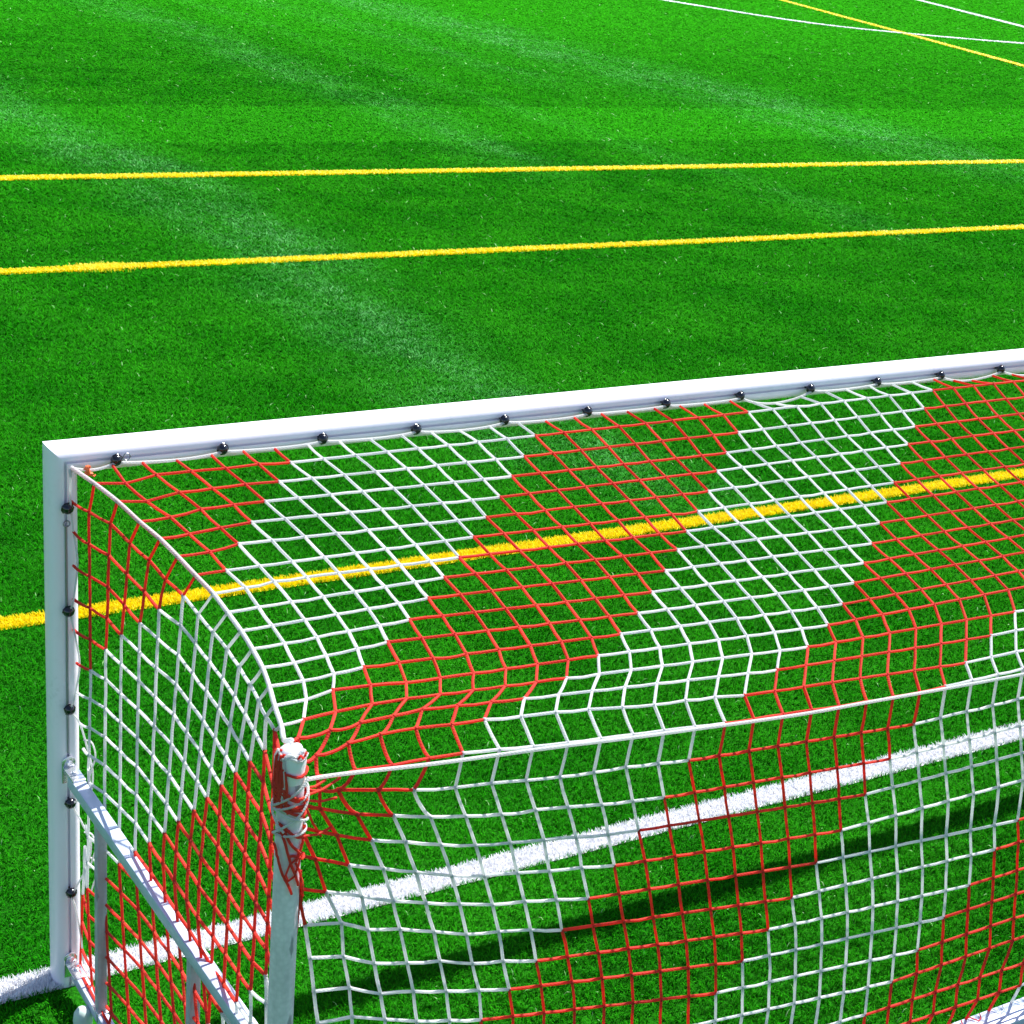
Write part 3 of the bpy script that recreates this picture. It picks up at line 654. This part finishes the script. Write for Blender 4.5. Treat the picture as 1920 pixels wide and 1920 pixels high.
# tie loops round the rear bar
for i in range(1, NI):
    p = Pn[i, 30]
    back.tube([(p[0], p[1] + .003, p[2]), (p[0] + .012, -1.612, .108), (p[0] + .03, -1.640, .106), (p[0] + .05, -1.632, .1055), (p[0] + .062, -1.612, .108)], .0024, 5, 0 if is_red(i + 30) else 1)
npart(back, 'back_netting', NETM)
def side_panel(mir):
    mb = MB()
    def S(j, k):
        p = Ps[j, k].copy()
        if mir: p[0] = GOAL_W - p[0]
        return p
    for j in range(16):
        for k in range(NK + 1):
            m = j + k
            if j < 15 and k > 0: strand(mb, S(j, k), S(j + 1, k), is_red(m), slack=.004 if j == 0 else 0)
            if k < NK and j < 15 and (j > 0 or k >= 13): strand(mb, S(j, k), S(j, k + 1), is_red(m))
            if 0 < j < 15 and k > 0: knot(mb, S(j, k), is_red(m))
    return mb
npart(side_panel(False), 'side_netting', NETM); npart(side_panel(True), 'side_netting', NETM)
# thick white edge rope where roof and side meet
for mir in (0, 1):
    pts = []
    base = [Ps[j, 0] for j in range(16)] + [np.array((.047, -1.672, 1.868))]
    for p in smooth_curve(base, 4):
        q = np.array(p); 
        if mir: q[0] = GOAL_W - q[0]
        pts.append(tuple(q))
    mb = MB(); mb.tube(pts, .0070, 8, 0)
    npart(mb, 'edge_rope', CORDW)
# lacing cord along crossbar
pts = []
xx = .012
while xx < GOAL_W - .01:
    pts.append((xx, -.026 - .004 * math.sin(xx * 17), lace_z(xx) + .001)); xx += .018
mb = MB(); mb.tube([(.008, -.03, 1.965), (.006, -.03, 1.985)] + pts, .0050, 7)
npart(mb, 'lacing_cord', CORDW)
# lacing cords down the posts, slack between hooks
for mir in (0, 1):
    X = (lambda v: v) if not mir else (lambda v: GOAL_W - v)
    ctrl = [(.010, -.030, 1.985), (.006, -.028, 1.92)]
    zs = HOOK_Z
    ctrl += [(.008, -.027, zs[0] + .01), (.016, -.030, 1.77), (.026, -.034, 1.66), (.012, -.030, 1.53), (.004, -.027, zs[1]), (.018, -.032, 1.40), (.030, -.036, 1.30), (.014, -.03, 1.18), (.004, -.027, zs[2]),
             (.030, -.035, 1.08), (.052, -.052, .98), (.062, -.070, .90), (.050, -.070, .82), (.008, -.028, zs[3]), (.032, -.040, .70), (.058, -.058, .62), (.046, -.048, .52), (.004, -.027, zs[4]), (.010, -.030, .36), (.026, -.036, .25), (.034, -.044, .12)]
    mb = MB(); mb.tube([(X(p[0]), p[1], p[2]) for p in smooth_curve(ctrl, 6)], .0034, 6)
    # loose bights of cord beside the post
    for z0, w in ((.66, .050), (.56, .054), (1.02, .05)):
        mb.tube([(X(p[0]), p[1], p[2]) for p in smooth_curve([(.040, -.042, z0), (w + .012, -.060, z0 - .005), (w + .020, -.075, z0 - .05), (w + .008, -.072, z0 - .10), (w, -.07, z0 - .13)], 6)], .0032, 6)
    npart(mb, 'post_lacing', CORDW)
# bunched netting gathered round the pole tops
for mir in (0, 1):
    X = (lambda v: v) if not mir else (lambda v: GOAL_W - v)
    mb = MB()
    r2 = random.Random(5)
    def ring(z0, z1, a0, a1, r=.0385, rad=.0036, mi=0, n=18, wob=.004):
        pts = []
        for k in range(n + 1):
            u = k / n; a = math.radians(a0 + (a1 - a0) * u)
            rr = r + r2.uniform(-.001, .002)
            pts.append((X(.045 + rr * math.cos(a)), -1.682 + rr * math.sin(a), z0 + (z1 - z0) * u + wob * math.sin(u * 9)))
        mb.tube(pts, rad, 6, mi)
    # angles: -90 faces the stand, 0 faces into the goal
    ring(1.800, 1.79, -190, 20)
    for z0, z1, a0, a1 in ((1.765, 1.712, -200, 10), (1.752, 1.700, -190, 30), (1.742, 1.690, -210, -20), (1.728, 1.675, -180, 20), (1.715, 1.69, -230, 5), (1.705, 1.660, -170, 40), (1.82, 1.72, -165, -130), (1.80, 1.70, -175, -140), (1.81, 1.69, -150, -120),
                           (1.84, 1.74, -180, -150), (1.66, 1.60, -160, -20), (1.66, 1.56, -150, -60), (1.64, 1.48, -140, -70), (1.60, 1.46, -170, -95), (1.57, 1.54, -110, 10), (1.64, 1.55, -30, -80), (1.55, 1.40, -85, -5), (1.62, 1.64, -200, -110), (1.5, 1.42, -60, 10)):
        ring(z0, z1, a0, a1, r=.0378 + r2.uniform(0, .004), rad=.0037)
    # ends of netting pulled over the cap and down its outer side
    for q, (a, z0, z1, mi) in enumerate(((-148, 1.842, 1.72, 1), (-160, 1.850, 1.69, 0), (-170, 1.846, 1.70, 0), (-180, 1.855, 1.72, 0), (-192, 1.850, 1.70, 1), (-204, 1.845, 1.71, 0), (-138, 1.815, 1.70, 0))):
        pts = []
        for k in range(9):
            u = k / 8; aa = math.radians(a + 12 * math.sin(3 * u + q))
            z = z0 + (z1 - z0) * u
            rr = .0385 - max(0, z - 1.832) ** 2 * 22 + .0015
            pts.append((.045 + rr * math.cos(aa), -1.682 + rr * math.sin(aa), z))
        mb.tube([(X(p[0]), p[1], p[2]) for p in pts], .0037, 6, mi)
    for zz, a0, a1, mi in ((1.846, -195, -100, 1), (1.838, -170, -35, 1), (1.851, -120, -20, 1), (1.842, -90, -40, 0)):
        mb.tube([(X(.045 + (.0385 - max(0, zz - 1.832) ** 2 * 22) * math.cos(math.radians(a0 + (a1 - a0) * k / 10))), -1.682 + (.0385 - max(0, zz - 1.832) ** 2 * 22) * math.sin(math.radians(a0 + (a1 - a0) * k / 10)), zz + .006 * math.sin(k * .9 + zz * 300)) for k in range(11)], .0036 if mi else .0028, 6, mi)
    # a loop hanging free
    mb.tube([(X(.045 + dx), -1.724, z) for dx, z in ((.012, 1.565), (-.012, 1.550), (-.022, 1.522), (-.014, 1.503), (.002, 1.512), (.012, 1.545), (.014, 1.566))], .003, 6, 0)
    # bundles running off into the back netting
    for (a, b) in (((.080, -1.690, 1.715), (.20, -1.640, 1.712)), ((.082, -1.685, 1.700), (.19, -1.645, 1.660)), ((.080, -1.690, 1.60), (.18, -1.645, 1.575)), ((.082, -1.69, 1.69), (.15, -1.65, 1.56)),
                   ((.080, -1.690, 1.50), (.09, -1.66, 1.36)), ((.078, -1.69, 1.43), (.115, -1.66, 1.31)), ((.079, -1.695, 1.44), (.085, -1.67, 1.30)), ((.08, -1.685, 1.735), (.155, -1.65, 1.722))):
        mb.tube([(X(a[0]), a[1], a[2]), (X((a[0] + b[0]) / 2), (a[1] + b[1]) / 2, (a[2] + b[2]) / 2 - .008), (X(b[0]), b[1], b[2])], .0036, 6, 0)
    npart(mb, 'gathered_netting', NETM)

# cord stretched between the two poles over which the back of the net hangs, lashed round each pole top
cord = empty('tension_cord', (GOAL_W / 2, -1.65, 1.5))
tag(cord, 'white cord stretched along the back of the net and lashed to the pole top', 'cord')
def cpart(mb, name):
    o = mb.build(name, CORDW, None, 60); o.parent = cord; o.matrix_parent_inverse = Matrix.Translation(-Vector(cord.location)); return o
half = [tuple(p) for p in CORD[:12]] + [(3.0, -1.61, 1.524)]
full = half + [(GOAL_W - p[0], p[1], p[2]) for p in reversed(half[:-1])]
full = [(.045 + .0375, -1.69, 1.745)] + full + [(GOAL_W - .0825, -1.69, 1.745)]
mb = MB(); mb.tube([tuple(p) for p in smooth_curve(full, 5)], .0056, 8); cpart(mb, 'cord_span')
for mir in (0, 1):
    X = (lambda v: v) if not mir else (lambda v: GOAL_W - v)
    mb = MB()
    for z0, z1, a0, a1, r in ((1.745, 1.690, 0, -190, .0435), (1.690, 1.735, -190, -360, .044), (1.735, 1.628, 0, -175, .0445), (1.780, 1.70, -40, -185, .0430), (1.628, 1.632, -175, 10, .0425), (1.70, 1.655, -170, -20, .0455), (1.70, 1.64, -200, -130, .0445)):
        mb.tube([(X(.045 + r * math.cos(math.radians(a0 + (a1 - a0) * k / 16))), -1.682 + r * math.sin(math.radians(a0 + (a1 - a0) * k / 16)), z0 + (z1 - z0) * k / 16) for k in range(17)], .0034, 6)
    cpart(mb, 'lashing')

# small orange clip on the cord in the top corner
cl = MB()
cl.box((.058, -.036, 1.997), (.064, -.038, 1.966), .020, .012, .003)
cl.box((.050, -.037, 1.974), (.076, -.040, 1.968), .016, .011, .003)
cl.tube([(.052, -.030, 1.985), (.056, -.042, 1.996), (.064, -.042, 1.997), (.070, -.030, 1.988)], .004, 6)
cl.tube([(.066, -.04, 1.972), (.078, -.045, 1.962), (.084, -.04, 1.966)], .003, 6)
tag(cl.build('cord_clip', ORANGE), 'small orange clip on the net cord in the top corner of the goal', 'clip')

# ---------------------------------------------------------------- light, sky, camera
sun_dir = Vector((1.42, .505, 2.0)).normalized()
L = bpy.data.lights.new('Sun', 'SUN'); L.energy = SUN_E; L.angle = math.radians(.5); L.color = (1., .98, .945)
so = bpy.data.objects.new('Sun', L); COL.objects.link(so); so.location = (8, 3, 14)
so.rotation_euler = sun_dir.to_track_quat('Z', 'Y').to_euler()
w = bpy.data.worlds.new('World'); SC.world = w; w.use_nodes = True
nt = w.node_tree; bg = nt.nodes['Background']
sky = nt.nodes.new('ShaderNodeTexSky'); sky.sky_type = 'NISHITA'; sky.sun_disc = False
sky.sun_elevation = math.asin(sun_dir.z); sky.sun_rotation = math.atan2(sun_dir.x, sun_dir.y)
sky.air_density = 1.; sky.dust_density = .6; sky.ozone_density = 2.5
nt.links.new(sky.outputs[0], bg.inputs[0]); bg.inputs[1].default_value = SKY_S

cam = bpy.data.cameras.new('Camera'); cam.sensor_width = 36.; cam.lens = 3169.70 / 1920 * 36
cam.clip_start = .05; cam.clip_end = 2000
co = bpy.data.objects.new('Camera', cam); COL.objects.link(co)
co.location = (-1.48281, -4.96681, 3.90610); co.rotation_euler = (1.19973479, -.08614932, -.53385811)
SC.camera = co
try:
    SC.cycles.diffuse_bounces = 3; SC.cycles.transmission_bounces = 3; SC.cycles.max_bounces = 6
except Exception: pass
SC.render.resolution_x = SC.render.resolution_y = 1024
SC.view_settings.view_transform = 'Standard'; SC.view_settings.look = 'None'
SC.view_settings.exposure = EXPO; SC.view_settings.gamma = 1.
